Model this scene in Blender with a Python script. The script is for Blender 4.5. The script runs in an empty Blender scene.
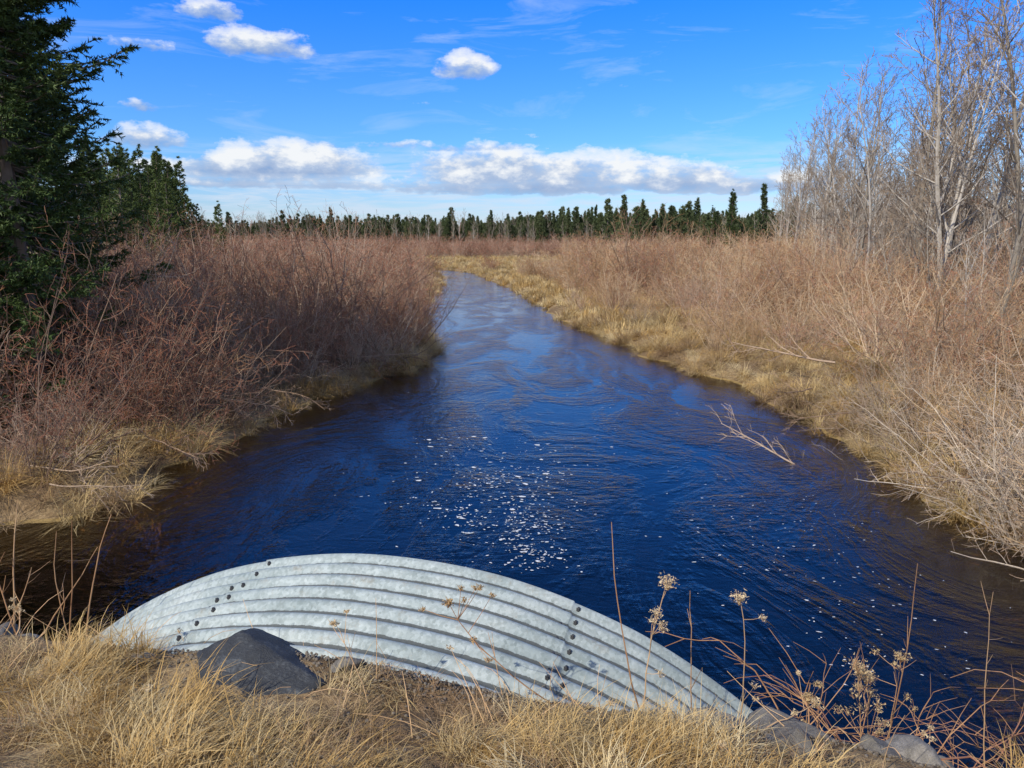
import bpy, math, random
import numpy as np
from mathutils import Vector, Matrix
rng=np.random.default_rng(7); random.seed(7)
scene=bpy.context.scene
scene.view_settings.view_transform='Standard'; scene.view_settings.look='None'; scene.view_settings.exposure=0
H=4.0
# ---------------------------------------------------------------- helpers
class MB:
    def __init__(s): s.V=[];s.F=[];s.M=[];s.n=0
    def add(s,v,f,m=0):
        v=np.asarray(v,float); f=np.asarray(f,int)
        s.V.append(v); s.F.append(f+s.n); s.M.append(np.full(len(f),m,int)); s.n+=len(v)
    def tube(s,P,R,k=3,m=0):
        P=np.asarray(P,float);R=np.asarray(R,float);n=len(P)
        T=np.gradient(P,axis=0); T/=np.linalg.norm(T,axis=1)[:,None]+1e-9
        ref=np.array([0.3,0.2,1.0]) if abs(T[0][2])<.85 else np.array([1.0,.1,.1])
        A=np.cross(T,ref); A/=np.linalg.norm(A,axis=1)[:,None]+1e-9
        B=np.cross(T,A)
        an=np.arange(k)*2*math.pi/k
        v=(P[:,None,:]+R[:,None,None]*(np.cos(an)[None,:,None]*A[:,None,:]+np.sin(an)[None,:,None]*B[:,None,:])).reshape(-1,3)
        i=np.arange(n-1)[:,None]*k; j=np.arange(k)[None,:]; j2=(j+1)%k
        f=np.stack([i+j,i+j2,i+k+j2,i+k+j],-1).reshape(-1,4)
        s.add(v,f,m)
    def mesh(s,name,mats,smooth=False):
        me=bpy.data.meshes.new(name)
        V=np.concatenate(s.V)
        nl=sum(f.size for f in s.F); nf=sum(len(f) for f in s.F)
        me.vertices.add(len(V)); me.vertices.foreach_set('co',V.ravel())
        me.loops.add(nl); me.loops.foreach_set('vertex_index',np.concatenate([f.ravel() for f in s.F]).astype(np.int32))
        tot=np.concatenate([np.full(len(f),f.shape[1]) for f in s.F])
        st=np.concatenate([[0],np.cumsum(tot)[:-1]])
        me.polygons.add(nf); me.polygons.foreach_set('loop_start',st.astype(np.int32))
        me.polygons.foreach_set('material_index',np.concatenate(s.M).astype(np.int32))
        me.polygons.foreach_set('use_smooth',np.full(nf,smooth))
        me.update(calc_edges=True); me.validate()
        for m in mats: me.materials.append(m)
        return me
def link(name,me,parent=None,loc=(0,0,0),rot=(0,0,0),scl=(1,1,1)):
    o=bpy.data.objects.new(name,me); scene.collection.objects.link(o)
    o.location=loc;o.rotation_euler=rot;o.scale=scl
    if parent: o.parent=parent
    return o
class NT:
    def __init__(s,nt): s.t=nt
    def n(s,ty,**k):
        x=s.t.nodes.new(ty)
        for a,b in k.items(): setattr(x,a,b)
        return x
    def l(s,a,b): s.t.links.new(a,b)
    def m(s,op,a,b=None,c=None,clamp=False):
        x=s.t.nodes.new('ShaderNodeMath'); x.operation=op; x.use_clamp=clamp
        for i,q in enumerate((a,b,c)):
            if q is None: continue
            if isinstance(q,(int,float)): x.inputs[i].default_value=q
            else: s.l(q,x.inputs[i])
        return x.outputs[0]
    def mix(s,f,a,b,mode='MIX'):
        x=s.t.nodes.new('ShaderNodeMix'); x.data_type='RGBA'; x.blend_type=mode
        for sock,q in ((x.inputs[0],f),(x.inputs[6],a),(x.inputs[7],b)):
            if isinstance(q,(int,float)): sock.default_value=q
            elif isinstance(q,(tuple,list)): sock.default_value=(*q,1) if len(q)==3 else q
            else: s.l(q,sock)
        return x.outputs[2]
    def noise(s,vec,scale,detail=3,rough=.5,dist=0):
        x=s.t.nodes.new('ShaderNodeTexNoise'); x.inputs['Scale'].default_value=scale
        x.inputs['Detail'].default_value=detail; x.inputs['Roughness'].default_value=rough; x.inputs['Distortion'].default_value=dist
        if vec is not None: s.l(vec,x.inputs['Vector'])
        return x.outputs['Fac']
    def ramp(s,f,stops):
        x=s.t.nodes.new('ShaderNodeValToRGB'); e=x.color_ramp.elements
        while len(e)<len(stops): e.new(.5)
        for i,(p,c) in enumerate(stops):
            e[i].position=p; e[i].color=(*c,1) if not isinstance(c,(int,float)) else (c,c,c,1)
        s.l(f,x.inputs[0]); return x.outputs[0]
def newmat(name):
    m=bpy.data.materials.new(name); m.use_nodes=True
    t=NT(m.node_tree); b=m.node_tree.nodes['Principled BSDF']
    return m,t,b
def bark(name,c1,c2,c3,rough=.85,scale=6,trans=0):
    m,t,b=newmat(name)
    oi=t.n('ShaderNodeObjectInfo'); tc=t.n('ShaderNodeTexCoord')
    nz=t.noise(tc.outputs['Object'],scale,3)
    f=t.m('ADD',t.m('MULTIPLY',oi.outputs['Random'],.6),t.m('MULTIPLY',nz,.55))
    col=t.ramp(f,[(.15,c1),(.5,c2),(.9,c3)])
    t.l(col,b.inputs['Base Color']); b.inputs['Roughness'].default_value=rough
    b.inputs['Specular IOR Level'].default_value=.2
    if trans:
        tr=t.n('ShaderNodeBsdfTranslucent'); t.l(col,tr.inputs[0]); mx=t.n('ShaderNodeMixShader'); mx.inputs[0].default_value=trans
        t.l(b.outputs[0],mx.inputs[1]);t.l(tr.outputs[0],mx.inputs[2]); t.l(mx.outputs[0],m.node_tree.nodes['Material Output'].inputs[0])
    return m
# ---------------------------------------------------------------- terrain
poly=np.array([(-13,6.6),(-12,8.6),(-9.3,9.3),(-7.15,9.6),(-6.5,10.2),(-5.8,11),(-5.9,12.6),(-5.5,15),(-5.1,18),(-4.0,19.9),(-3.1,22),(-3.0,25.5),(-3.3,30.5),(-5.0,38),(-5.5,46),(-5.6,57.5),(-7.9,81),(-12,88),(-30,95),
 (-30,100),(-9,96),(-4.8,88),(-2.6,76),(-1.3,66.6),(1.0,54),(1.2,48.2),(2.1,41),(2.2,36.2),(4.1,29.5),(4.6,25.2),(5.7,21.4),(6.3,19.9),(6.6,16.8),(6.7,13.9),(6.7,12.3),(6.6,10.8),(6.8,8.5),(6.6,6.8),(5.6,5.2),(4.6,3.6),(4,2.6),(-8,5.0)],float)
def sdist(x,y):
    p=np.stack([x,y],-1); best=np.full(x.shape,1e9); ins=np.zeros(x.shape,bool)
    n=len(poly)
    for i in range(n):
        a=poly[i];b=poly[(i+1)%n];ab=b-a
        t=np.clip(((p-a)@ab)/(ab@ab),0,1)
        best=np.minimum(best,np.linalg.norm(p-(a+t[...,None]*ab),axis=-1))
        c=((a[1]>y)!=(b[1]>y))&(x<(b[0]-a[0])*(y-a[1])/(b[1]-a[1]+1e-12)+a[0])
        ins^=c
    return np.where(ins,-best,best)
def nz2(x,y,f):
    return (np.sin(x*f*1.3+1.7*np.sin(y*f*.9+.5))+np.sin(y*f*1.1+1.3*np.sin(x*f*.7+2)+.9)+.5*np.sin((x+y)*f*2.3+1)+.5*np.sin((x-y)*f*2.9+2.2))/3
AX=np.array([.190,.982]);PX=np.array([.982,-.190])
R0=3.4;SC=-1.52;ZC=-1.35;PITCH=.152
def terr(x,y,full=False):
    x=np.asarray(x,float);y=np.asarray(y,float)
    d=sdist(x,y)+.3*nz2(x,y,1.6)+.22*nz2(x+3,y,.62)*np.clip(y/14-.4,0,1.6)
    zb=np.where(d<0,np.maximum(-1.3,d*.42),.38*(1-np.exp(-np.maximum(d,0)/.7))+.012*np.clip(d,0,40))
    zb=zb+np.where(d>0,.09*nz2(x,y,1.1)*np.clip(d,0,1)+.04*nz2(x,y,4)*np.clip(d,0,1),0)
    bar=np.clip((x-3.4)/1.4,0,1)*np.clip((7.8-y)/1.5,0,1)
    zb=np.where(d<0,np.maximum(zb,-1.3+bar*1.18),zb)
    w=x*AX[0]+y*AX[1]
    we=w+np.clip(x-.5,0,3)*.10
    ze=np.interp(we,[-40,-12,-9,1.4,2.24,2.9,3.3,3.8,4.2,5.4,6.5],[.3,.3,2.33,2.33,2.15,1.98,1.58,1.23,.98,0,-1.3])
    ze=ze+.03*nz2(x,y,5)+.02*nz2(x,y,11)
    si=x*PX[0]+y*PX[1]-SC; pz=ZC+np.sqrt(np.maximum(R0*R0-si**2,0))
    ze=np.where((w<2.86)&(w>0),np.maximum(ze,pz+.055+.012*nz2(x,y,14)),ze)
    z=np.maximum(zb,ze)
    if full: return z,d,w
    return z
def axis(lo,hi,a,b,st,g=1.07):
    m=list(np.arange(a,b,st)); s=st;v=b
    while v<hi: m.append(v); s*=g; v+=s
    m.append(hi); s=st; v=a-st; L=[]
    while v>lo: L.append(v); s*=g; v-=s
    L.append(lo); return np.array(L[::-1]+m)
gx=axis(-900,900,-11,11,.1); gy=np.unique(np.concatenate([axis(-60,1400,1.5,16,.1,1.045),np.arange(2.3,4.0,.033)]))
X,Y=np.meshgrid(gx,gy); Z,D,W=terr(X,Y,True)
b=MB(); nx=len(gx);ny=len(gy)
i=np.arange(ny-1)[:,None]*nx;j=np.arange(nx-1)[None,:]
b.add(np.stack([X,Y,Z],-1).reshape(-1,3),np.stack([i+j,i+j+1,i+nx+j+1,i+nx+j],-1).reshape(-1,4))
m,t,bs=newmat('dry_marsh_ground')
geo=t.n('ShaderNodeNewGeometry'); sep=t.n('ShaderNodeSeparateXYZ'); t.l(geo.outputs['Position'],sep.inputs[0])
P=geo.outputs['Position']
n1=t.noise(P,.35,5,.6); n2=t.noise(P,9,5,.7); n3=t.noise(P,45,3,.7)
straw=t.ramp(t.m('ADD',t.m('MULTIPLY',n2,.6),t.m('MULTIPLY',n3,.4)),[(.3,(.08,.055,.03)),(.5,(.24,.165,.085)),(.7,(.44,.33,.18))])
dark=t.ramp(n2,[(.3,(.06,.038,.02)),(.7,(.19,.12,.06))])
c=t.mix(t.ramp(n1,[(.45,0),(.6,.75)]),straw,dark)
bed=t.ramp(t.m('MULTIPLY',sep.outputs[2],-1),[(.0,(.26,.18,.07)),(.15,(.23,.13,.04)),(.4,(.05,.030,.011)),(.75,(.006,.006,.006))])  # light lost in deep tannin water is painted into the bed colour
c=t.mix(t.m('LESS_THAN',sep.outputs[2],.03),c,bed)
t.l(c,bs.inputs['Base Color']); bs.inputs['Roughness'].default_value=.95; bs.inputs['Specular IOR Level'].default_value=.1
bp=t.n('ShaderNodeBump'); bp.inputs['Strength'].default_value=.8; bp.inputs['Distance'].default_value=.05; t.l(n2,bp.inputs['Height']); t.l(bp.outputs[0],bs.inputs['Normal'])
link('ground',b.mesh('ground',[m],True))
# ---------------------------------------------------------------- water
b=MB(); b.add([(-60,2,0),(60,2,0),(60,130,0),(-60,130,0)],[(0,1,2,3)])
m=bpy.data.materials.new('river_water'); m.use_nodes=True; m.node_tree.nodes.clear(); t=NT(m.node_tree)
out=t.n('ShaderNodeOutputMaterial'); geo=t.n('ShaderNodeNewGeometry'); P=geo.outputs['Position']
def mapped(sx,sy,rot=0):
    mp=t.n('ShaderNodeMapping'); mp.inputs['Scale'].default_value=(sx,sy,1); mp.inputs['Rotation'].default_value=(0,0,rot); t.l(P,mp.inputs[0]); return mp.outputs[0]
big=t.noise(mapped(.42,.2,.05),1,5,.65,1.6)
turb=t.ramp(big,[(.44,.16),(.62,.8)])
w1=t.noise(mapped(1.6,3.2,.15),1.1,4,.55,1.2)
w2=t.noise(mapped(5,9,-.2),1.3,3,.6,.8)
w3=t.noise(mapped(1,1,.4),22,2,.5)
hgt=t.m('ADD',t.m('ADD',t.m('MULTIPLY',w1,.085),t.m('MULTIPLY',w2,.034)),t.m('MULTIPLY',w3,.008))
hgt=t.m('MULTIPLY',hgt,turb)
bp=t.n('ShaderNodeBump'); bp.inputs['Strength'].default_value=.5; bp.inputs['Distance'].default_value=1.0; t.l(hgt,bp.inputs['Height'])
fr=t.n('ShaderNodeFresnel'); fr.inputs[0].default_value=1.5; t.l(bp.outputs[0],fr.inputs[1])
gl=t.n('ShaderNodeBsdfGlossy'); gl.inputs['Roughness'].default_value=.05; gl.inputs['Color'].default_value=(1,1,1,1); t.l(bp.outputs[0],gl.inputs['Normal'])
tr=t.n('ShaderNodeBsdfTransparent'); tr.inputs[0].default_value=(.82,.68,.45,1)
mx=t.n('ShaderNodeMixShader'); t.l(fr.outputs[0],mx.inputs[0]); t.l(tr.outputs[0],mx.inputs[1]); t.l(gl.outputs[0],mx.inputs[2]); t.l(mx.outputs[0],out.inputs[0])
link('river_water',b.mesh('river_water',[m]))
# foam
b=MB()
def foam(x,y,r,el,an):
    k=7; a=np.arange(k)/k*2*math.pi; rr=r*rng.uniform(.45,1.25,k)
    px=np.cos(a)*rr*el;py=np.sin(a)*rr
    v=np.stack([x+px*math.cos(an)-py*math.sin(an),y+px*math.sin(an)+py*math.cos(an),np.full(k,.005)],-1)
    b.add(v,[tuple(range(k))])
for _ in range(1150):
    y=8.0+rng.gamma(2.3,1.3)
    if y>14.5: continue
    cx=.05-(y-8)*.05+.25*math.sin(y*1.6); x=cx+rng.normal()*(.36+.13*(y-8)*.7)
    if nz2(np.array(x*1.0+.5*math.sin(y*3)),np.array(y*.8),3.6)<.0 and rng.random()<.8: continue
    foam(x,y,rng.uniform(.004,.015)*(1+(y-8)*.1)*(2.2 if rng.random()<.07 else 1),rng.uniform(1,2.2),rng.normal()*.6)
for _ in range(150):
    y=rng.uniform(6.0,11); x=3.7+rng.normal()*.7+(y-8)*.05
    foam(x,y,rng.uniform(.004,.013),rng.uniform(1,2.5),rng.normal()*.5)
for _ in range(160):
    foam(rng.uniform(-3,4),rng.uniform(9,22),rng.uniform(.005,.014),rng.uniform(1,2.5),rng.normal()*.4)
m,t,bs=newmat('foam'); bs.inputs['Base Color'].default_value=(.58,.59,.59,1); bs.inputs['Roughness'].default_value=.7
link('river_foam',b.mesh('foam',[m]))
# ---------------------------------------------------------------- culvert
cul=bpy.data.objects.new('corrugated_culvert',None); scene.collection.objects.link(cul)
def cpt(w,th,r):
    s=SC+r*np.sin(th); z=ZC+r*np.cos(th)
    return np.stack([AX[0]*w+PX[0]*s,AX[1]*w+PX[1]*s,z],-1)
S1,S2=math.radians(-14.5),math.radians(19.2)
def rad(w,th):
    r=R0+.021*np.cos(2*math.pi*(4.0-w)/PITCH)
    r=r+np.where((th>S1)&(th<S2),.009,0)
    r=r+.006*np.sin(th*5+w)+.003*np.sin(th*23)*np.sin(w*3)
    return r
ws=np.arange(1.6,4.001,PITCH/14); ws=np.append(ws[ws<3.999],4.0)
th=np.unique(np.concatenate([np.radians(np.linspace(-80,80,190)),[S1-.0012,S1+.0012,S2-.0012,S2+.0012]]))
Wg,T=np.meshgrid(ws,th,indexing='ij')
b=MB()
for off in (0,-.007):
    v=cpt(Wg,T,rad(Wg,T)+off);a_,c_=len(ws),len(th); i=np.arange(a_-1)[:,None]*c_;j=np.arange(c_-1)[None,:]
    b.add(v.reshape(-1,3),np.stack([i+j,i+c_+j,i+c_+j+1,i+j+1],-1).reshape(-1,4))
    if off==0: e0=v[-1]
    else: e1=v[-1]
n=len(e0); b.add(np.concatenate([e0,e1]),[(k,k+1,n+k+1,n+k) for k in range(n-1)])
m,t,bs=newmat('galvanized_steel')
tc=t.n('ShaderNodeTexCoord'); P=tc.outputs['Object']
vo=t.n('ShaderNodeTexVoronoi'); vo.inputs['Scale'].default_value=60; t.l(P,vo.inputs['Vector'])
bwn=t.n('ShaderNodeRGBToBW'); t.l(vo.outputs['Color'],bwn.inputs[0])
n1=t.noise(P,2.2,5,.65,.6); n2=t.noise(P,14,5,.75)
c=t.ramp(n1,[(.3,(.235,.28,.265)),(.5,(.31,.355,.335)),(.72,(.39,.43,.40))])
c=t.mix(.35,c,bwn.outputs[0],'SOFT_LIGHT')
c=t.mix(t.ramp(n2,[(.52,0),(.70,.5)]),c,(.18,.205,.185))
c=t.mix(t.ramp(t.noise(P,5,6,.8),[(.57,0),(.70,.55)]),c,(.23,.19,.125))
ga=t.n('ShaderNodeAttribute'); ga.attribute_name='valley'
c=t.mix(t.ramp(t.m('ADD',ga.outputs['Fac'],t.m('MULTIPLY',n2,.3)),[(.99,0),(1.15,.85)]),c,(.055,.057,.05))  # groove shading painted into the colour along corrugation valleys, together with grime
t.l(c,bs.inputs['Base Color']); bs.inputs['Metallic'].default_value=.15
t.l(t.ramp(n2,[(.3,.55),(.7,.8)]),bs.inputs['Roughness'])
bp=t.n('ShaderNodeBump'); bp.inputs['Strength'].default_value=.08; bp.inputs['Distance'].default_value=.01; t.l(n2,bp.inputs['Height']); t.l(bp.outputs[0],bs.inputs['Normal'])
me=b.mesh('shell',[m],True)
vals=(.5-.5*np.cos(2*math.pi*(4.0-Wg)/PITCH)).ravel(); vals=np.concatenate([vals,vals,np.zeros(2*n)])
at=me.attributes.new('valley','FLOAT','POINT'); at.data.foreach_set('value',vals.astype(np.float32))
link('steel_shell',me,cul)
b=MB()
def bolt(w,th):
    r=float(rad(np.array(w),np.array(th))); c0=cpt(np.array(w),np.array(th),np.array(r)); nn=np.array([PX[0]*math.sin(th),PX[1]*math.sin(th),math.cos(th)])
    b.tube([c0-nn*.01,c0+nn*.003,c0+nn*.003,c0+nn*.013,c0+nn*.014],[.014,.014,.009,.008,.0001],6)
for S in (S1,S2):
    for q in range(0,28):
        w=4.0-PITCH*.5*q-.03
        if w<2.4: break
        if q%2==0: bolt(w,S+.010)
        if q%2==1 or rng.random()<.25: bolt(w,S-.014)
m,t,bs=newmat('bolt_steel'); bs.inputs['Base Color'].default_value=(.06,.06,.06,1); bs.inputs['Metallic'].default_value=.3; bs.inputs['Roughness'].default_value=.7
link('bolts',b.mesh('bolts',[m]),cul)
# ---------------------------------------------------------------- rocks
def rockmat(name,c1,c2,c3):
    m,t,bs=newmat(name); tc=t.n('ShaderNodeTexCoord'); P=tc.outputs['Object']
    oi=t.n('ShaderNodeObjectInfo')
    n1=t.noise(P,3,6,.7,.5); n2=t.noise(P,30,4,.7)
    f=t.m('ADD',t.m('ADD',t.m('MULTIPLY',n1,.5),t.m('MULTIPLY',n2,.35)),t.m('MULTIPLY',oi.outputs['Random'],.15))
    t.l(t.ramp(f,[(.32,c1),(.5,c2),(.68,c3)]),bs.inputs['Base Color']); bs.inputs['Roughness'].default_value=.75
    bp=t.n('ShaderNodeBump'); bp.inputs['Strength'].default_value=.7; bp.inputs['Distance'].default_value=.03; t.l(f,bp.inputs['Height']); t.l(bp.outputs[0],bs.inputs['Normal'])
    return m
import bmesh
def rockmesh(name,mat,seed,flat=.7,sub=4,cuts=9,smooth=True,dlo=.55,dhi=.85):
    r=np.random.default_rng(seed); bm=bmesh.new(); bmesh.ops.create_icosphere(bm,subdivisions=sub,radius=1)
    pl=[(lambda v:v/np.linalg.norm(v))(r.normal(size=3)) for _ in range(cuts)]; ds=r.uniform(dlo,dhi,cuts)
    ph=r.uniform(0,6,6)
    for v in bm.verts:
        p=np.array(v.co)
        for q,dd in zip(pl,ds):
            e=p@q-dd
            if e>0: p=p-q*e*.96
        p=p*(1+.03*math.sin(p[0]*7+ph[0])*math.sin(p[1]*6+ph[1])+.02*math.sin(p[2]*17+ph[2])*math.sin(p[0]*15+ph[3])+.008*math.sin(p[1]*37+ph[4])*math.sin(p[0]*31+p[2]*29))
        p[2]*=flat; v.co=p
    me=bpy.data.meshes.new(name); bm.to_mesh(me); bm.free(); me.materials.append(mat)
    for p in me.polygons: p.use_smooth=smooth
    return me
mdark=rockmat('dark_slate_rock',(.010,.011,.012),(.028,.031,.033),(.12,.13,.13))
mgray=rockmat('gray_granite_rock',(.08,.07,.055),(.19,.17,.135),(.38,.34,.28))
link('boulder',rockmesh('boulder',mdark,13,.75,5,14,True,.42,.75),loc=(-1.20,3.02,2.05),rot=(.28,.05,2.9),scl=(.44,.30,.30))
rocks=[rockmesh('rockv%d'%k,mgray,20+k,.75,4,15,True,.45,.78) for k in range(6)]
rip=bpy.data.objects.new('riprap_rocks',None); scene.collection.objects.link(rip)
RP=[(.35,3.05,.10),(.55,3.12,.12),(.72,3.08,.12),(.88,3.28,.15),(1.05,3.40,.18),(1.02,3.05,.12),(1.3,3.58,.2),(1.3,3.1,.15),
 (-3.0,4.1,.17),(-3.25,4.3,.2),(-2.75,4.25,.12),(-3.6,4.1,.16),(-3.5,4.5,.2),(-4,4.5,.2),(-2.65,4.0,.09),(-1.78,3.1,.09),(-.76,3.0,.08),(-.7,3.12,.06),(1.45,3.75,.2),(1.6,3.9,.2),(1.2,3.45,.16)]
for gy_ in np.arange(2.65,4.6,.22):
    for gx_ in np.arange(.95,3.9,.27):
        RP.append((gx_+rng.uniform(-.12,.12),gy_+rng.uniform(-.1,.1)-.05*(gx_-1),rng.uniform(.07,.18)))
for k,(x,y,s) in enumerate(RP):
    z,d_,w_=terr(x,y,True); z=float(z)
    if k>20 and (x<1.25 and y>3.5 or x<1.5 and y>3.85 or z<.1): continue
    link('rock_%d'%k,rocks[k%6],rip,(x,y,z+s*.15),(rng.uniform(-.4,.4),rng.uniform(-.4,.4),rng.uniform(0,6)),(s*rng.uniform(.9,1.35),s*rng.uniform(.8,1.1),s*rng.uniform(.75,1)))
# ---------------------------------------------------------------- GN scatter
def scatter(name,pts,rots,scl,meshes,idx=None):
    col=bpy.data.collections.new(name+'_variants')
    for k,me in enumerate(meshes):
        col.objects.link(bpy.data.objects.new('%s_v%d'%(name,k),me))
    n=len(pts); me=bpy.data.meshes.new(name); me.vertices.add(n); me.vertices.foreach_set('co',np.asarray(pts,float).ravel())
    a=me.attributes.new('rot','FLOAT_VECTOR','POINT'); a.data.foreach_set('vector',np.asarray(rots,float).ravel())
    a=me.attributes.new('scl','FLOAT_VECTOR','POINT'); a.data.foreach_set('vector',np.asarray(scl,float).ravel())
    if idx is None: idx=rng.integers(0,len(meshes),n)
    a=me.attributes.new('idx','INT','POINT'); a.data.foreach_set('value',idx.astype(np.int32))
    o=link(name,me); g=bpy.data.node_groups.new(name,'GeometryNodeTree')
    g.interface.new_socket('Geometry',in_out='INPUT',socket_type='NodeSocketGeometry'); g.interface.new_socket('Geometry',in_out='OUTPUT',socket_type='NodeSocketGeometry')
    N=g.nodes.new; gi=N('NodeGroupInput');go=N('NodeGroupOutput'); ip=N('GeometryNodeInstanceOnPoints'); ci=N('GeometryNodeCollectionInfo')
    ci.inputs[0].default_value=col; ci.inputs['Separate Children'].default_value=True; ci.inputs['Reset Children'].default_value=True
    def na(nm,ty):
        q=N('GeometryNodeInputNamedAttribute'); q.data_type=ty; q.inputs[0].default_value=nm; return q.outputs[0]
    er=N('FunctionNodeEulerToRotation')
    L=g.links.new; L(gi.outputs[0],ip.inputs['Points']); L(ci.outputs[0],ip.inputs['Instance']); ip.inputs['Pick Instance'].default_value=True
    L(na('idx','INT'),ip.inputs['Instance Index']); L(na('rot','FLOAT_VECTOR'),er.inputs[0]); L(er.outputs[0],ip.inputs['Rotation']); L(na('scl','FLOAT_VECTOR'),ip.inputs['Scale'])
    L(ip.outputs[0],go.inputs[0]); md=o.modifiers.new('scatter','NODES'); md.node_group=g
    return o
def rs(n,lo,hi,tilt=.08,zs=1):
    s=rng.uniform(lo,hi,n); S=np.stack([s*rng.uniform(.85,1.15,n),s*rng.uniform(.85,1.15,n),s*zs*rng.uniform(.8,1.2,n)],-1)
    return np.stack([rng.normal(size=n)*tilt,rng.normal(size=n)*tilt,rng.uniform(0,6.28,n)],-1),S
# ---------------------------------------------------------------- woody generators
UP=np.array([0,0,1.0])
def grow(mb,r,p,d,L,rad_,lev,spec):
    S=spec[lev]; n=S['seg']; pts=[p.copy()]; d=d/np.linalg.norm(d); ds=[d]
    for k in range(n):
        d=d+r.normal(size=3)*S['wig']+UP*S['up']; d/=np.linalg.norm(d); p=p+d*L/n; pts.append(p.copy()); ds.append(d)
    rr=rad_*np.linspace(1,S['tip'],n+1); mb.tube(pts,np.maximum(rr,spec[0]['rmin']),S['k'],S['mat'])
    if lev+1<len(spec):
        C=spec[lev+1]; m=max(1,int(round(C['num']*r.uniform(.75,1.25))))
        for c in range(m):
            tt=C['t0']+(1-C['t0'])*(c+r.random())/m; q=min(tt*n,n-1e-3); i=int(q); f=q-i
            pp=pts[i]*(1-f)+pts[i+1]*f; dd=ds[i+1]
            ax=np.cross(dd,r.normal(size=3)); ax/=np.linalg.norm(ax); an=math.radians(r.uniform(*C['ang']))
            nd=dd*math.cos(an)+ax*math.sin(an)
            grow(mb,r,pp,nd,L*r.uniform(*C['len'])*(1-tt*C['fall']),max(rad_*(1-tt*.6)*C['rs'],spec[0]['rmin']),lev+1,spec)
def shrub(seed,mats,stems=26,h=3.2,lean=(5,42),rmin=.003,dens=1,wig=.09,th=1.0):
    r=np.random.default_rng(seed); mb=MB()
    spec=[dict(seg=7,wig=wig,up=.04,tip=.3,k=4,mat=0,rmin=rmin),
          dict(seg=4,wig=.2,up=.03,tip=.4,k=3,mat=0,num=7*dens,t0=.2,ang=(30,75),len=(.25,.5),fall=.5,rs=.55),
          dict(seg=3,wig=.22,up=.03,tip=.6,k=3,mat=1,num=5*dens,t0=.15,ang=(30,80),len=(.3,.55),fall=.4,rs=.6)]
    for _ in range(stems):
        a=r.uniform(0,6.28); le=math.radians(r.uniform(*lean)); p=np.array([math.cos(a),math.sin(a),0])*r.uniform(0,.45)
        grow(mb,r,p-UP*.1,np.array([math.cos(a)*math.sin(le),math.sin(a)*math.sin(le),math.cos(le)]),h*r.uniform(.45,1.1),r.uniform(.009,.018)*th,0,spec)
    return mb.mesh('shrub',mats)
def baretree(seed,mats,h=13,nb=26,rmin=.006,lev3=True):
    r=np.random.default_rng(seed); mb=MB()
    spec=[dict(seg=10,wig=.045,up=.05,tip=.12,k=6,mat=0,rmin=rmin),
          dict(seg=6,wig=.09,up=.08,tip=.25,k=4,mat=0,num=nb,t0=.2,ang=(28,60),len=(.22,.38),fall=.62,rs=.38),
          dict(seg=4,wig=.12,up=.06,tip=.4,k=3,mat=1,num=7,t0=.2,ang=(25,55),len=(.3,.5),fall=.4,rs=.5),
          dict(seg=3,wig=.15,up=.04,tip=.6,k=3,mat=1,num=5,t0=.15,ang=(25,60),len=(.3,.6),fall=.4,rs=.6)]
    if not lev3: spec=spec[:3]
    grow(mb,r,np.array([0,0,-.2]),np.array([r.normal()*.07,r.normal()*.07,1]),h,h*.0085,0,spec)
    return mb.mesh('baretree',mats)
def conifer(seed,mats,h=12,base=2.4,whorl=34,per=6,tw=16,nd=20,nl=.09,nw=.02,z0=.06,powr=.8,droop=.25,jit=.4):
    r=np.random.default_rng(seed); mb=MB()
    tz=np.linspace(0,h,12); mb.tube(np.stack([.06*np.sin(tz*.7),.05*np.cos(tz*.5),tz-.2],-1),np.linspace(h*.0125,.012,12),7,0)
    T0=[];T1=[]
    for k in range(whorl):
        zr=z0+(1-z0)*(k/whorl)**.95; z=h*zr; L0=base*(1-zr)**powr*r.uniform(.7,1.15)
        for q in range(per):
            a=r.uniform(0,6.28); L=L0*r.uniform(.5,1.18)+.10
            if r.random()<.08: continue
            zz=z+r.normal()*h/whorl*jit; u=np.linspace(0,1,6)
            el=.35*zr-droop*(1-zr)
            hx=L*u; vz=L*(el*u-.28*u*(1-u)*1.5+.12*u**3)
            pts=np.stack([np.cos(a)*hx,np.sin(a)*hx,zz+vz],-1); mb.tube(pts,np.linspace(.012+.008*L,.004,6),3,0)
            m=max(4,int(tw*(.35+L/base)))
            tt=r.uniform(.08,1,m)**.85; pos=np.stack([np.interp(tt,u,pts[:,c]) for c in range(3)],-1)
            side=np.where(r.random(m)<.5,-1,1); ang=a+side*np.radians(r.uniform(25,70,m)); ln=(.14+.32*L*(1-tt)**.7)*r.uniform(.6,1.15,m)*.85
            dv=np.stack([np.cos(ang),np.sin(ang),r.normal(size=m)*.22-.15],-1)
            T0.append(pos);T1.append(pos+dv*ln[:,None])
            T0.append(pts[3:5]);T1.append(pts[4:6])
    T0=np.concatenate(T0);T1=np.concatenate(T1); n=len(T0)
    f=r.random((n,nd)); base_=T0[:,None]+(T1-T0)[:,None]*f[...,None]
    ax=(T1-T0)/(np.linalg.norm(T1-T0,axis=1)[:,None]+1e-9)
    dirs=r.normal(size=(n,nd,3)); dirs[...,2]*=.7; dirs=dirs/np.linalg.norm(dirs,axis=-1)[...,None]*.8+ax[:,None]*.7
    dirs/=np.linalg.norm(dirs,axis=-1)[...,None]
    sd=np.cross(dirs,r.normal(size=(n,nd,3))); sd/=np.linalg.norm(sd,axis=-1)[...,None]
    l=nl*r.uniform(.6,1.2,(n,nd,1))
    V=np.stack([base_-sd*nw*.5,base_+sd*nw*.5,base_+dirs*l],2).reshape(-1,3)
    mb.add(V,np.arange(len(V)).reshape(-1,3),1)
    return mb.mesh('conifer',mats)
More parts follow.
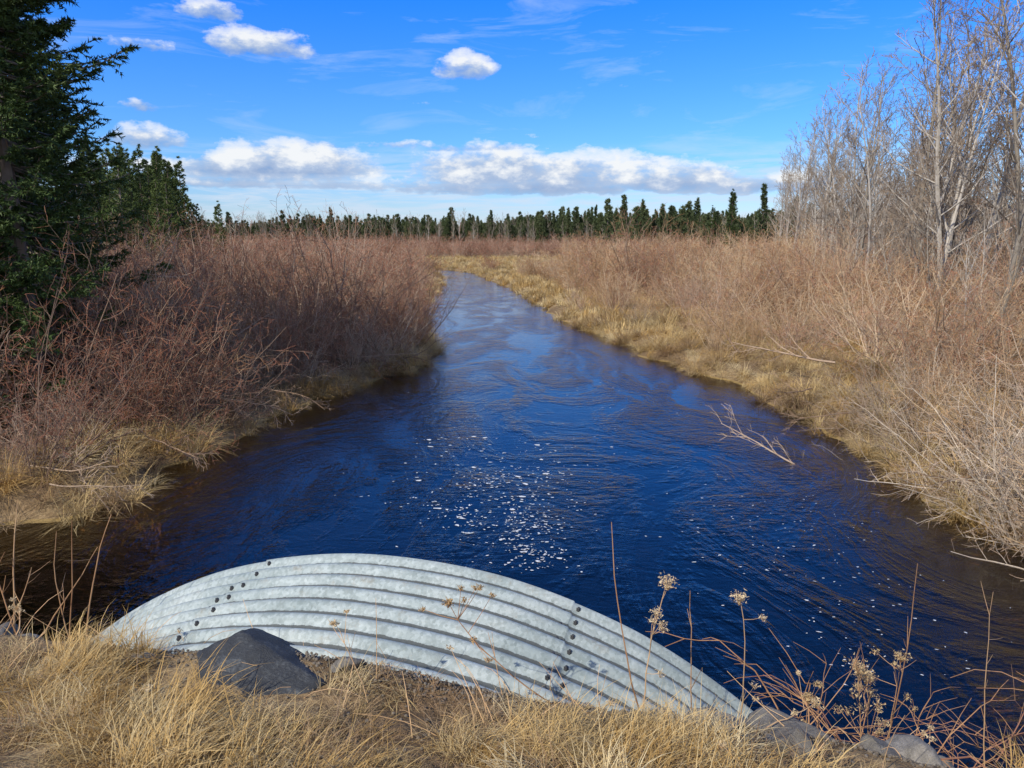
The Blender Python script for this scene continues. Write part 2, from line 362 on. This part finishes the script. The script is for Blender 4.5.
stemL=bark('alder_bark',(.12,.075,.052),(.26,.175,.12),(.47,.36,.26))
twigL=bark('red_twig',(.20,.078,.045),(.33,.14,.08),(.42,.235,.145))
stemR=bark('willow_bark',(.18,.12,.068),(.36,.25,.145),(.54,.42,.28))
twigR=bark('tan_twig',(.25,.12,.052),(.40,.22,.10),(.50,.34,.19))
stemG=bark('gray_bark',(.18,.14,.10),(.32,.255,.185),(.52,.44,.34))
twigG=bark('gray_twig',(.18,.115,.07),(.30,.205,.135),(.41,.31,.22))
stemT=bark('aspen_bark',(.15,.125,.095),(.29,.255,.205),(.52,.47,.40))
twigT=bark('aspen_twig',(.13,.095,.065),(.22,.165,.115),(.32,.25,.18))
needle=bark('spruce_needles',(.018,.035,.010),(.04,.072,.018),(.085,.12,.03),.6,1.2)
needle2=bark('fir_needles',(.045,.07,.02),(.08,.115,.03),(.12,.16,.045),.6,.8)
needle3=bark('distant_needles',(.045,.06,.03),(.075,.10,.04),(.115,.14,.06),.8,.3)  # far foliage, slight haze brightening mixed into the needle colour
trunkm=bark('spruce_bark',(.08,.06,.045),(.16,.125,.10),(.26,.21,.17))
shL=[shrub(100+k,[stemL,twigL],20,3.6,(5,52),.0035,.95,.13,1.3) for k in range(6)]
shR=[shrub(200+k,[stemR,twigR],17,3.1,(5,52),.0035,.95,.13,1.2) for k in range(6)]
shG=[shrub(300+k,[stemG,twigG],24,2.6,(10,70),.003,1,.15) for k in range(4)]
shF=[shrub(400+k,[stemL,twigL],16,3.2,(5,48),.009,.75,.12) for k in range(4)]
shF2=[shrub(420+k,[stemR,twigR],16,3.0,(5,48),.009,.75,.12) for k in range(4)]
def place(n,xr,yr,cond):
    x=rng.uniform(*xr,n);y=rng.uniform(*yr,n); z,d,w=terr(x,y,True); k=cond(x,y,d,w); return np.stack([x[k],y[k],z[k]],-1),d[k]
def clump(P,f=.25,a=.28): return (1+a*nz2(P[:,0],P[:,1],f)+.12*nz2(P[:,0],P[:,1],1.1))[:,None]
# left thicket
p1,d1=place(860,(-26,-2.5),(10.5,48),lambda x,y,d,w:(d>np.where(y>17,.35,1.1))&(rng.random(len(x))<.58)&~((x>-13)&(y<12.0)))
r_,s_=rs(len(p1),.7,1.12); s_*=np.clip(.55+d1*.16,0,1)[:,None]*clump(p1,.45,.28)
scatter('alder_thicket',p1,r_,s_,shL+shR[:1])
pg,dg=place(360,(-14,-2.5),(10.8,32),lambda x,y,d,w:(d>.5)&(d<3.2)); r_,s_=rs(len(pg),.35,.8,.38); scatter('gray_willow_brush',pg,r_,s_,shG[:3]+shL[:4])
p2,d2=place(1500,(-60,-2),(42,125),lambda x,y,d,w:(d>1.0)&~((x>-16)&(y>84)))
r_,s_=rs(len(p2),.65,1.0); s_*=clump(p2)
scatter('distant_alder_thicket',p2,r_,s_,shF+shF2[:1])
# right thicket
p3,d3=place(1150,(3,34),(9,60),lambda x,y,d,w:(d>1.1)&(rng.random(len(x))<np.clip(.20+d*.06,0,.64))&(y>9))
r_,s_=rs(len(p3),.6,1.25); s_*=np.clip(.42+d3*.09,0,1)[:,None]*clump(p3,.4,.33)
scatter('willow_thicket',p3,r_,s_,shR+shL[:2]+shG[:1])
p4,d4=place(1300,(-1,60),(42,125),lambda x,y,d,w:(d>2.2)&~((x<8)&(y>72)))
r_,s_=rs(len(p4),.6,1.0); s_*=clump(p4,.2,.35); scatter('distant_willow_thicket',p4,r_,s_,shF2+shF[:1])
p5,_=place(1700,(-110,120),(118,200),lambda x,y,d,w:(np.abs(x)<y*.8)); r_,s_=rs(len(p5),.7,1.2); s_*=clump(p5,.1,.3); scatter('far_shrub_band',p5,r_,s_,shF)
pts=[(7.0,9.2),(7.3,8.4),(7.6,9.9),(7.2,10.6),(8.1,9),(8.4,10.5),(7.9,11.6),(7.0,7.6),(8.6,8),(7.4,12.6),(6.9,6.9),(8.9,11.8),(8.6,12.9),(9.4,10.2),(7.6,14.5),(8.3,15.8),(6.9,8.0),(7.0,8.9)]
pp=np.array([(x,y,float(terr(x,y))) for x,y in pts]); r_,s_=rs(len(pp),.55,.92,.2); r_[:,1]=-.28; r_[:,0]=0
scatter('overhanging_brush',pp,r_*np.array([1,1,0]),s_,shG+[shR[0]])
# ---------------------------------------------------------------- trees
spr=[conifer(1,[trunkm,needle],13,2.5,54,7,20,22,.10,.030,.05,.58,.25,.6),conifer(2,[trunkm,needle],12,2.4,50,7,18,21,.11,.032,.05,.66,.25,.6)]
for k,(x,y,s) in enumerate([(-9.8,14.8,1.08),(-11.2,16.8,1.12),(-12.6,19.5,.86),(-14.0,18,1.1),(-15.9,23.5,.9),(-15.4,25.5,.6),(-18,28,.95),(-11.2,14.2,1.0)]):
    link('spruce_tree',spr[k%2],loc=(x,y,float(terr(x,y))),rot=(0,0,rng.uniform(0,6)),scl=(s,s,s))
fir=[conifer(5+k,[trunkm,needle2],10,1.9,32,6,10,9,.17,.055,.04,.8,.2,.7) for k in range(3)]
FT=[(27,92,.9),(25.5,95,.72),(17.5,24.5,.36),(18.6,25.5,.3)]
for _ in range(42):
    y=rng.uniform(42,64); x=y*rng.uniform(-.57,-.42); f=(x/y+.42)/-.13; FT.append((x,y,(.68+.30*min(f,1))*rng.uniform(.75,1.12)*y/50))
FT+=[(-19.6,50,.58),(-19.0,49,.42)]
for k,(x,y,s) in enumerate(FT):
    link('fir_tree',fir[k%3],loc=(x,y,float(terr(x,y))),rot=(0,0,rng.uniform(0,6)),scl=(s,s,s))
bt=[baretree(50+k,[stemT,twigT],13,22,.0075) for k in range(6)]
bt2=[baretree(70+k,[stemT,twigT],12,22,.014,False) for k in range(4)]
def lx(y): return 13.4+ (y-22)*.285
ys=np.concatenate([rng.uniform(23,34,13),rng.uniform(30,50,24),rng.uniform(50,95,26)])
for y in ys:
    x=lx(y)+abs(rng.normal())*5+ (1.5 if y<30 else 0); s=rng.uniform(.65,1.22)*(1.0 if y>35 else .98)
    link('bare_tree',bt[rng.integers(6)],loc=(x,y,float(terr(x,y))),rot=(0,0,rng.uniform(0,6)),scl=(s,s,s))
p6,_=place(400,(14,90),(40,140),lambda x,y,d,w:(x>lx(y)+1)&(x<y*.95)); r_,s_=rs(len(p6),.5,1.12,.03); scatter('bare_hardwood_stand',p6,r_,s_,bt2)
p6,_=place(260,(11,34),(20,60),lambda x,y,d,w:(x>lx(y)-1.5)&(x<y*.9)); r_,s_=rs(len(p6),.25,.45,.1); scatter('bare_saplings',p6,r_,s_,bt2)
ff=[conifer(30+k,[trunkm,needle3],12,[1.7,2.2,2.7,2.0,1.5][k],22,5,7,6,.6,.20,.03,[.7,.85,.8,1,.6][k],.2,.8) for k in range(5)]
p7,_=place(13000,(-190,230),(188,320),lambda x,y,d,w:(rng.random(len(x))<np.clip(.7+.4*nz2(x,y,.05)+x*.001,0.3,1)))
r_,s_=rs(len(p7),.42,.74,.02); s_*=(1+.16*nz2(p7[:,0],p7[:,1],.05)+p7[:,0]*.0016)[:,None]; s_*=np.where(rng.random(len(p7))<.02,1.35,1)[:,None]; scatter('distant_forest',p7,r_,s_,ff)
p8,_=place(2800,(-190,230),(181,300),lambda x,y,d,w:x>-500); r_,s_=rs(len(p8),.4,.76,.02); scatter('distant_bare_forest',p8,r_,s_,bt2)
p9,_=place(60,(16,60),(125,175),lambda x,y,d,w:x>y*.12); r_,s_=rs(len(p9),.4,.88,.02); scatter('mixed_conifers',p9,r_,s_,ff)
# ---------------------------------------------------------------- grass
def tuft(seed,mat,n=120,L=(.25,.5),rad_=.14,w=.006,droop=1.2,lean=.5,az0=None):
    r=np.random.default_rng(seed); mb=MB(); k=5; u=np.linspace(0,1,k)
    a=r.uniform(0,6.28,n); rr=rad_*np.sqrt(r.random(n)); b0=np.stack([np.cos(a)*rr,np.sin(a)*rr,np.full(n,-.02)],-1)
    az=a+r.normal(size=n)*.9
    if az0 is not None: az=az0+r.normal(size=n)*.9
    l=r.uniform(*L,n); th0=np.abs(r.normal(size=n))*lean; dr=droop*r.uniform(.4,1.3,n)
    P=np.zeros((n,k,3)); P[:,0]=b0
    for i in range(1,k):
        th=np.minimum(th0+dr*u[i],1.75); st=l/(k-1)
        P[:,i]=P[:,i-1]+np.stack([np.cos(az)*np.sin(th),np.sin(az)*np.sin(th),np.cos(th)],-1)*st[:,None]
    sd=np.stack([-np.sin(az),np.cos(az),np.zeros(n)],-1)[:,None]*(w*r.uniform(.5,1.2,n))[:,None,None]*np.array([1,.9,.75,.5,.08])[None,:,None]*.5
    V=np.stack([P-sd,P+sd],2).reshape(-1,3)
    i=(np.arange(n)*k*2)[:,None]; j=(np.arange(k-1)*2)[None,:]
    mb.add(V,np.stack([i+j,i+j+1,i+j+3,i+j+2],-1).reshape(-1,4)); return mb.mesh('tuft',[mat])
g1=bark('straw_grass',(.28,.19,.08),(.50,.37,.17),(.68,.55,.31),.7,3,.2)
g2=bark('golden_grass',(.28,.165,.05),(.50,.32,.11),(.62,.45,.20),.7,3,.2)
g3=bark('brown_grass',(.13,.08,.04),(.28,.18,.095),(.43,.31,.17),.7,3,.2)
tN=[tuft(500+k,[g1,g2,g1,g2][k],140,(.10,.24),.10,.0034,1.3,.9,0) for k in range(4)]+[tuft(510,g3,90,(.06,.17),.11,.0036,1.5,.9),tuft(511,g3,100,(.08,.2),.11,.0038,1.7,.9)]
tB=[tuft(520+k,[g1,g2,g3][k%3],120,(.35,.75),.16,.009,1.9,.5) for k in range(6)]
tF=[tuft(540+k,[g1,g2,g1][k%3],60,(.35,.7),.3,.03,1.3,.5) for k in range(3)]
N0=5400
x=rng.uniform(-4.8,4.2,N0);y=rng.uniform(1.7,5,N0); z,d,w=terr(x,y,True)
s_in=x*PX[0]+y*PX[1]-SC
cl=nz2(x,y,2.6)
onpipe=(w>2.74+.06*nz2(x,y,4)-.1*np.clip(x+.2,0,1))&(np.abs(s_in)<2.9)
k=(w<4.7)&(w>1.7)&~onpipe&(z>.12)&(rng.random(N0)<np.clip(.60+.65*cl,.10,1))
k&=~((x>.7)&(w>2.5)&(rng.random(N0)<.80))
k&=~((x>.35)&(w>2.85)&(rng.random(N0)<.93))
k&=~((x>-1.75)&(x<-.70)&(y>2.6)&(y<3.4)&(rng.random(N0)<.97))
k&=~((x<-2.1)&(w>3.3)&(rng.random(N0)<.75))
pp=np.stack([x[k],y[k],z[k]],-1); r_,s_=rs(len(pp),.55,1.1,.15); s_*=np.clip(1+.35*cl[k],.55,1.35)[:,None]
r_[:,2]=-1.2+rng.normal(size=len(pp))*1.1+cl[k]*1.8
idx=np.where(cl[k]+rng.normal(size=len(pp))*.35>-.05,rng.integers(0,4,len(pp)),rng.integers(4,6,len(pp)))
scatter('embankment_grass',pp,r_,s_,tN,idx)
pp,dd=place(9000,(-14,16),(6.5,34),lambda x,y,d,w:(d>-.15)&(d<np.where(x<0,np.where(y>15,.8,2.2),5.5))&(rng.random(len(x))<.8)&(w>5.0))
r_,s_=rs(len(pp),.5,1.15,.2); s_*=clump(pp,1.3,.35); scatter('bank_grass',pp,r_,s_,tB)
pp,dd=place(6000,(-16,22),(28,90),lambda x,y,d,w:(d>-.1)&(d<np.where(x<0,1.5,6))); r_,s_=rs(len(pp),.6,1.2,.15); scatter('meadow_grass',pp,r_,s_,tF)
pp,dd=place(3600,(-25,34),(76,125),lambda x,y,d,w:(d>0)); r_,s_=rs(len(pp),.8,1.3,.15); scatter('far_meadow_grass',pp,r_,s_,tF)
# gravel
n=7200; s=rng.uniform(-2.9,3.2,n); w=2.86+rng.normal(size=n)*.08
w=np.where(rng.random(n)<.3,rng.uniform(2.2,3.9,n),w)
x=AX[0]*w+PX[0]*s;y=AX[1]*w+PX[1]*s; z=terr(x,y); s_in=s-SC; pz=ZC+np.sqrt(np.maximum(R0*R0-s_in**2,0))+.012
k=(z>pz-.02)|(np.abs(s_in)>3)|((w<2.96)&(w>2.8)&(z>pz-.12)); x,y,z,pz,w=x[k],y[k],z[k],pz[k],w[k]; z=np.where((w>2.7)&(np.abs(s_in[k])<3),np.maximum(z,pz),z)
r_,s_=rs(len(x),.003,.011,1.5); pp=np.stack([x,y,z+.002],-1)
mgrav=rockmat('gravel_stone',(.10,.08,.055),(.22,.18,.13),(.36,.31,.24))
scatter('gravel',pp,r_,s_,[rockmesh('peb%d'%k,mgrav,60+k,.8,1,4) for k in range(3)])
# ---------------------------------------------------------------- foreground weeds
stalk=bark('dry_stalk',(.25,.12,.055),(.42,.24,.12),(.55,.37,.2))
seed=bark('seed_head',(.36,.22,.1),(.55,.40,.2),(.68,.54,.33),.8,8,.3)
cane=bark('red_cane',(.24,.10,.06),(.38,.20,.12),(.50,.34,.22))
def seedhead(mb,c,r,n=90,flat=.6):
    c=np.asarray(c); d=rng.normal(size=(n,3)); d/=np.linalg.norm(d,axis=1)[:,None]; p=c+d*r*rng.uniform(.2,1,(n,1))*np.array([1,1,flat])
    a=rng.normal(size=(n,3))*.006; b_=rng.normal(size=(n,3))*.006; mb.add(np.stack([p,p+a,p+b_],1).reshape(-1,3),np.arange(n*3).reshape(-1,3),1)
    for q in p[::6]: mb.tube([c-np.array([0,0,r*.8]),(c+q)/2-np.array([0,0,r*.3]),q],[.0012,.001,.0008],3,0)
def weed(base,tip,rad_=.003,bend=.06,head=None,side=0,mat=stalk,name='dry_weed'):
    mb=MB(); base=np.array([base[0],base[1],float(terr(base[0],base[1]))-.03]); tip=np.array(tip,float)
    u=np.linspace(0,1,9)[:,None]; off=rng.normal(size=3)*bend; off[2]=abs(off[2])
    P=base+(tip-base)*u+off*(u*(1-u))*2+rng.normal(size=(9,3))*.003
    mb.tube(P,np.linspace(rad_,rad_*.35,9),5,0)
    for _ in range(side):
        i=rng.integers(3,8); dd=rng.normal(size=3)*.5+np.array([0,0,.9]); dd/=np.linalg.norm(dd); L=rng.uniform(.06,.2)
        Q=[P[i],P[i]+dd*L*.5,P[i]+dd*L+np.array([0,0,.01])]; mb.tube(Q,[rad_*.5,rad_*.4,rad_*.25],3,0)
        if head and rng.random()<.8: seedhead(mb,Q[-1],head*.55,36)
    if head: seedhead(mb,P[-1],head,110)
    return link(name,mb.mesh('weed',[mat,seed]))
weed((.63,3.05),(.45,3.11,2.74),.0045,.08)
weed((.60,3.0),(.68,2.97,2.53),.0040,.05,.055,7)
weed((1.13,3.3),(1.03,3.05,2.41),.0040,.04,.05,2)
weed((.92,3.3),(.83,3.14,2.40),.0040,.04,None,3)
weed((.25,2.86),(-.27,2.86,2.48),.0038,.08,.03,9)
weed((2.2,3.86),(2.16,3.63,2.30),.0045,.05,None,3)
weed((1.8,3.3),(1.69,3.23,1.95),.0038,.03,.07,11)
weed((1.95,3.4),(1.78,3.3,1.86),.0038,.03,.06,10)
weed((2.05,3.5),(2.0,3.4,1.9),.0034,.03,.05,8)
weed((1.5,3.3),(1.45,3.2,1.80),.003,.03,.04,5)
weed((1.2,3.0),(1.62,3.1,2.08),.0034,.05,None,3)
weed((1.0,2.7),(1.35,2.9,1.98),.0034,.05,.03,3)
weed((-.6,2.75),(-.75,2.8,2.42),.003,.05,.02,4); weed((2.9,3.9),(2.7,3.8,2.05),.004,.06,None,4); weed((3.2,4.0),(3.35,4.1,2.0),.004,.06,None,5)
weed((-2.63,4.09),(-2.41,4.16,2.37),.0065,.06); weed((-2.75,4.1),(-2.65,4.15,2.34),.0055,.05); weed((-3.0,4.0),(-2.9,4.08,2.49),.0065,.08)
weed((-2.85,3.9),(-3.05,4.0,2.3),.0055,.08,None,3); weed((-3.1,4.2),(-2.6,4.3,2.1),.0055,.08,None,3); weed((-2.7,3.6),(-2.8,3.8,1.95),.0045,.08,.03,3)
weed((-2.95,3.8),(-2.75,3.9,2.15),.005,.08,None,4); weed((-3.1,3.9),(-2.98,4.0,2.4),.005,.08,None,3); weed((-2.8,4.3),(-2.85,4.3,2.2),.005,.08,None,2)
mb=MB()
for _ in range(230):
    x=rng.uniform(-3.3,3.2); w=rng.uniform(2.2,3.3); y=(w-AX[0]*x)/AX[1]; z=float(terr(x,y)); L=rng.uniform(.12,.45); dd=np.array([rng.normal()*.6,rng.normal()*.35+.1,.6]); dd/=np.linalg.norm(dd)
    u=np.linspace(0,1,5)[:,None]; P=np.array([x,y,z-.02])+dd*L*u+np.array([0,0,-.15])*u**2*rng.random()+rng.normal(size=3)*.05*u*(1-u)
    mb.tube(P,np.linspace(.0024,.0009,5),3,0)
    if rng.random()<.15: seedhead(mb,P[-1],.02,30)
link('weed_stems',mb.mesh('weeds',[stalk,seed]))
mb=MB()
for _ in range(66):
    x=rng.uniform(1.4,4.3); y=rng.uniform(3.0,5.2); z=max(0,float(terr(x,y))); L=rng.uniform(.5,1.5); a=rng.uniform(0,6.28); dx=np.array([math.cos(a),math.sin(a)])
    u=np.linspace(0,1,9); hx=L*.75*u; vz=L*(1.25*u-1.0*u**2)*rng.uniform(.5,1.1); P=np.stack([x+dx[0]*hx,y+dx[1]*hx,z-.03+vz],-1)+rng.normal(size=(9,3))*.012
    mb.tube(P,np.linspace(.0048,.0018,9),4,int(rng.random()<.65))
    for _k in range(5):
        i=rng.integers(2,8); d2=rng.normal(size=3)*.6+np.array([dx[0],dx[1],.3]); d2/=np.linalg.norm(d2); l2=rng.uniform(.1,.4); mb.tube([P[i],P[i]+d2*l2*.5,P[i]+d2*l2-UP*.03],[.0024,.002,.0012],3,1)
link('bramble_canes',mb.mesh('bramble',[cane,stalk]))
# fallen branches
def fallen(base,d,L,seedn,r0=.03):
    r=np.random.default_rng(seedn); mb=MB()
    spec=[dict(seg=7,wig=.1,up=0,tip=.3,k=5,mat=0,rmin=.004),dict(seg=5,wig=.2,up=.02,tip=.4,k=3,mat=0,num=10,t0=.15,ang=(25,60),len=(.25,.5),fall=.5,rs=.5),dict(seg=3,wig=.2,up=0,tip=.6,k=3,mat=0,num=5,t0=.2,ang=(25,60),len=(.3,.5),fall=.4,rs=.5)]
    grow(mb,r,np.array(base,float),np.array(d,float),L,r0,0,spec); link('fallen_branch',mb.mesh('fallen',[twigG]))
fallen((5.3,12.4,-.1),(-.75,.9,.28),2.0,1,.02); fallen((8.2,18.3,.9),(-1,.5,.12),2.6,2,.035); fallen((7.2,23,.4),(-.9,1.2,.9),3,3,.035); fallen((-6.4,12.5,.5),(1,-.6,-.15),1.6,4,.016); fallen((-6.6,15,.8),(1,.2,-.2),2,5,.016)
fallen((-6.9,10.4,.4),(1,-.3,.1),1.3,6,.012); fallen((6.9,14.5,.5),(-1,-.4,.1),1.6,7,.016); fallen((6.9,16.5,.6),(-.8,-.8,.2),1.8,8,.016)
fallen((-7.6,11.0,.5),(1,-.5,.25),1.8,9,.014); fallen((-5.9,17,.5),(1,-.3,.0),1.8,10,.016); fallen((-4.4,21,.6),(1,-.1,-.05),1.6,11,.016); fallen((7.0,10.4,.4),(-1,-.5,.25),1.5,12,.014)
# ---------------------------------------------------------------- sky
el_s=math.radians(42); sd=np.array([-.62,-.62]); sd=sd/np.linalg.norm(sd)*math.cos(el_s); sdir=Vector((sd[0],sd[1],math.sin(el_s)))
L=bpy.data.lights.new('sun','SUN'); L.energy=5.0; L.angle=math.radians(.5); L.color=(1,.935,.825); lo=bpy.data.objects.new('sun',L); scene.collection.objects.link(lo)
lo.rotation_euler=(-sdir).to_track_quat('-Z','Y').to_euler(); lo.location=(0,-20,40)
wd=bpy.data.worlds.new('World'); scene.world=wd; wd.use_nodes=True; t=NT(wd.node_tree); wd.node_tree.nodes.clear()
sk=t.n('ShaderNodeTexSky',sky_type='NISHITA'); sk.sun_disc=False; sk.sun_elevation=el_s; sk.sun_rotation=math.atan2(sdir.x,sdir.y); sk.air_density=1.0; sk.dust_density=.3; sk.ozone_density=2
tc=t.n('ShaderNodeTexCoord'); sp=t.n('ShaderNodeSeparateXYZ'); t.l(tc.outputs['Generated'],sp.inputs[0])
az=t.m('ARCTAN2',sp.outputs[0],sp.outputs[1]); hl=t.m('SQRT',t.m('ADD',t.m('MULTIPLY',sp.outputs[0],sp.outputs[0]),t.m('MULTIPLY',sp.outputs[1],sp.outputs[1])))
el=t.m('DIVIDE',sp.outputs[2],t.m('MAXIMUM',hl,.02))
tint=t.ramp(el,[(.0,(.92,1.05,1.45)),(.11,(.52,1.02,1.75)),(.30,(.15,.92,2.3)),(.8,(.2,.95,2.1))])
sky=t.mix(1.0,sk.outputs[0],tint,'MULTIPLY')
def vec(a,b_):
    c=t.n('ShaderNodeCombineXYZ'); t.l(a,c.inputs[0]); t.l(b_,c.inputs[1]); return c.outputs[0]
v1=vec(az,t.m('MULTIPLY',el,1.8))
nb=t.noise(v1,24,8,.6); nd_=t.noise(v1,9,3,.5)
clouds=[(-.285,.086,.115,.036,1.1),(-.350,.084,.09,.024,1.0),(-.442,.113,.05,.020,1.0),(-.365,.262,.04,.018,1),(-.314,.228,.07,.025,1),(-.435,.218,.04,.013,.65),(-.442,.151,.03,.014,.8),(-.06,.211,.042,.024,1),
 (-.03,.084,.12,.040,1.12),(.10,.080,.13,.036,1.12),(.21,.070,.12,.024,1.1),(.04,.066,.27,.020,.95),(-.114,.118,.13,.010,.65),(-.30,.066,.2,.012,.85),(.32,.064,.12,.018,.95),(-.42,.083,.10,.016,.9),(.0,.13,.05,.008,.55),(-.1,.17,.03,.006,.5),(.12,.19,.03,.006,.5)]
dens=None; num=None; den=None
for (cx,cy,rx,ry,a) in clouds:
    dx=t.m('MULTIPLY',t.m('SUBTRACT',az,cx),1/rx); dy=t.m('MULTIPLY',t.m('SUBTRACT',el,cy),1/ry)
    dyb=t.m('MAXIMUM',dy,t.m('MULTIPLY',dy,-1.7))
    q=t.m('SUBTRACT',1,t.m('ADD',t.m('MULTIPLY',dx,dx),t.m('MULTIPLY',dyb,dyb))); q=t.m('MAXIMUM',q,-1.2)
    dd=t.m('MULTIPLY',t.m('ADD',q,1.2),a)
    dens=dd if dens is None else t.m('MAXIMUM',dens,dd)
    ww=t.m('MAXIMUM',t.m('ADD',q,.6),0); wy=t.m('MULTIPLY',ww,dy)
    num=wy if num is None else t.m('ADD',num,wy); den=ww if den is None else t.m('ADD',den,ww)
dn=t.m('ADD',t.m('SUBTRACT',dens,1.2),t.m('ADD',t.m('MULTIPLY',t.m('SUBTRACT',nb,.5),3.2),t.m('MULTIPLY',t.m('SUBTRACT',nd_,.5),1.8)))
mask=t.ramp(dn,[(.0,0),(.4,.6),(1.0,.97)])
sh=t.m('ADD',t.m('MULTIPLY',t.m('DIVIDE',num,t.m('ADD',den,.05)),.6),t.m('ADD',.38,t.m('MULTIPLY',t.m('SUBTRACT',nb,.5),2.0)))
ccol=t.ramp(sh,[(.05,(2.5,3.7,6.2)),(.42,(4.5,5.6,7.6)),(.76,(9.2,9.4,9.6))])
v2=vec(t.m('MULTIPLY',az,1.0),t.m('MULTIPLY',el,5)); ci=t.noise(v2,5.5,7,.62,.8)
cim=t.m('MULTIPLY',t.ramp(ci,[(.53,0),(.78,.5)]),t.ramp(el,[(.0,.6),(.3,.9),(.6,.3)]))
v3=vec(t.m('MULTIPLY',az,1.5),t.m('MULTIPLY',el,16)); lo_=t.noise(v3,6,7,.65,.5)
lom=t.m('MULTIPLY',t.ramp(lo_,[(.40,0),(.60,.9)]),t.ramp(el,[(.0,.6),(.07,.9),(.12,0)]))
base=t.mix(cim,sky,(6.8,8.0,9.5)); base=t.mix(lom,base,(6.6,7.7,9.2))
fin=t.mix(mask,base,ccol)
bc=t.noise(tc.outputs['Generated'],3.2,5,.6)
back_fill=t.m('MULTIPLY',t.ramp(t.m('MULTIPLY',sp.outputs[1],-1),[(.0,0),(.35,1)]),t.ramp(bc,[(.4,.15),(.58,.85)]))  # unseen white cloud cover added behind the camera as neutral fill light
fin=t.mix(back_fill,fin,(8.2,8.3,8.4))
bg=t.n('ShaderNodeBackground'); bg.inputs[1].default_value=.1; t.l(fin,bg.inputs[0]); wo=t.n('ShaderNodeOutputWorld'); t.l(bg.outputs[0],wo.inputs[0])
# ---------------------------------------------------------------- camera
cam=bpy.data.cameras.new('camera'); cam.sensor_width=36; cam.lens=25.7; cam.clip_start=.05; cam.clip_end=3000
co=bpy.data.objects.new('camera',cam); scene.collection.objects.link(co); co.location=(0,0,H); co.rotation_euler=(math.radians(90-11.3),0,0); scene.camera=co
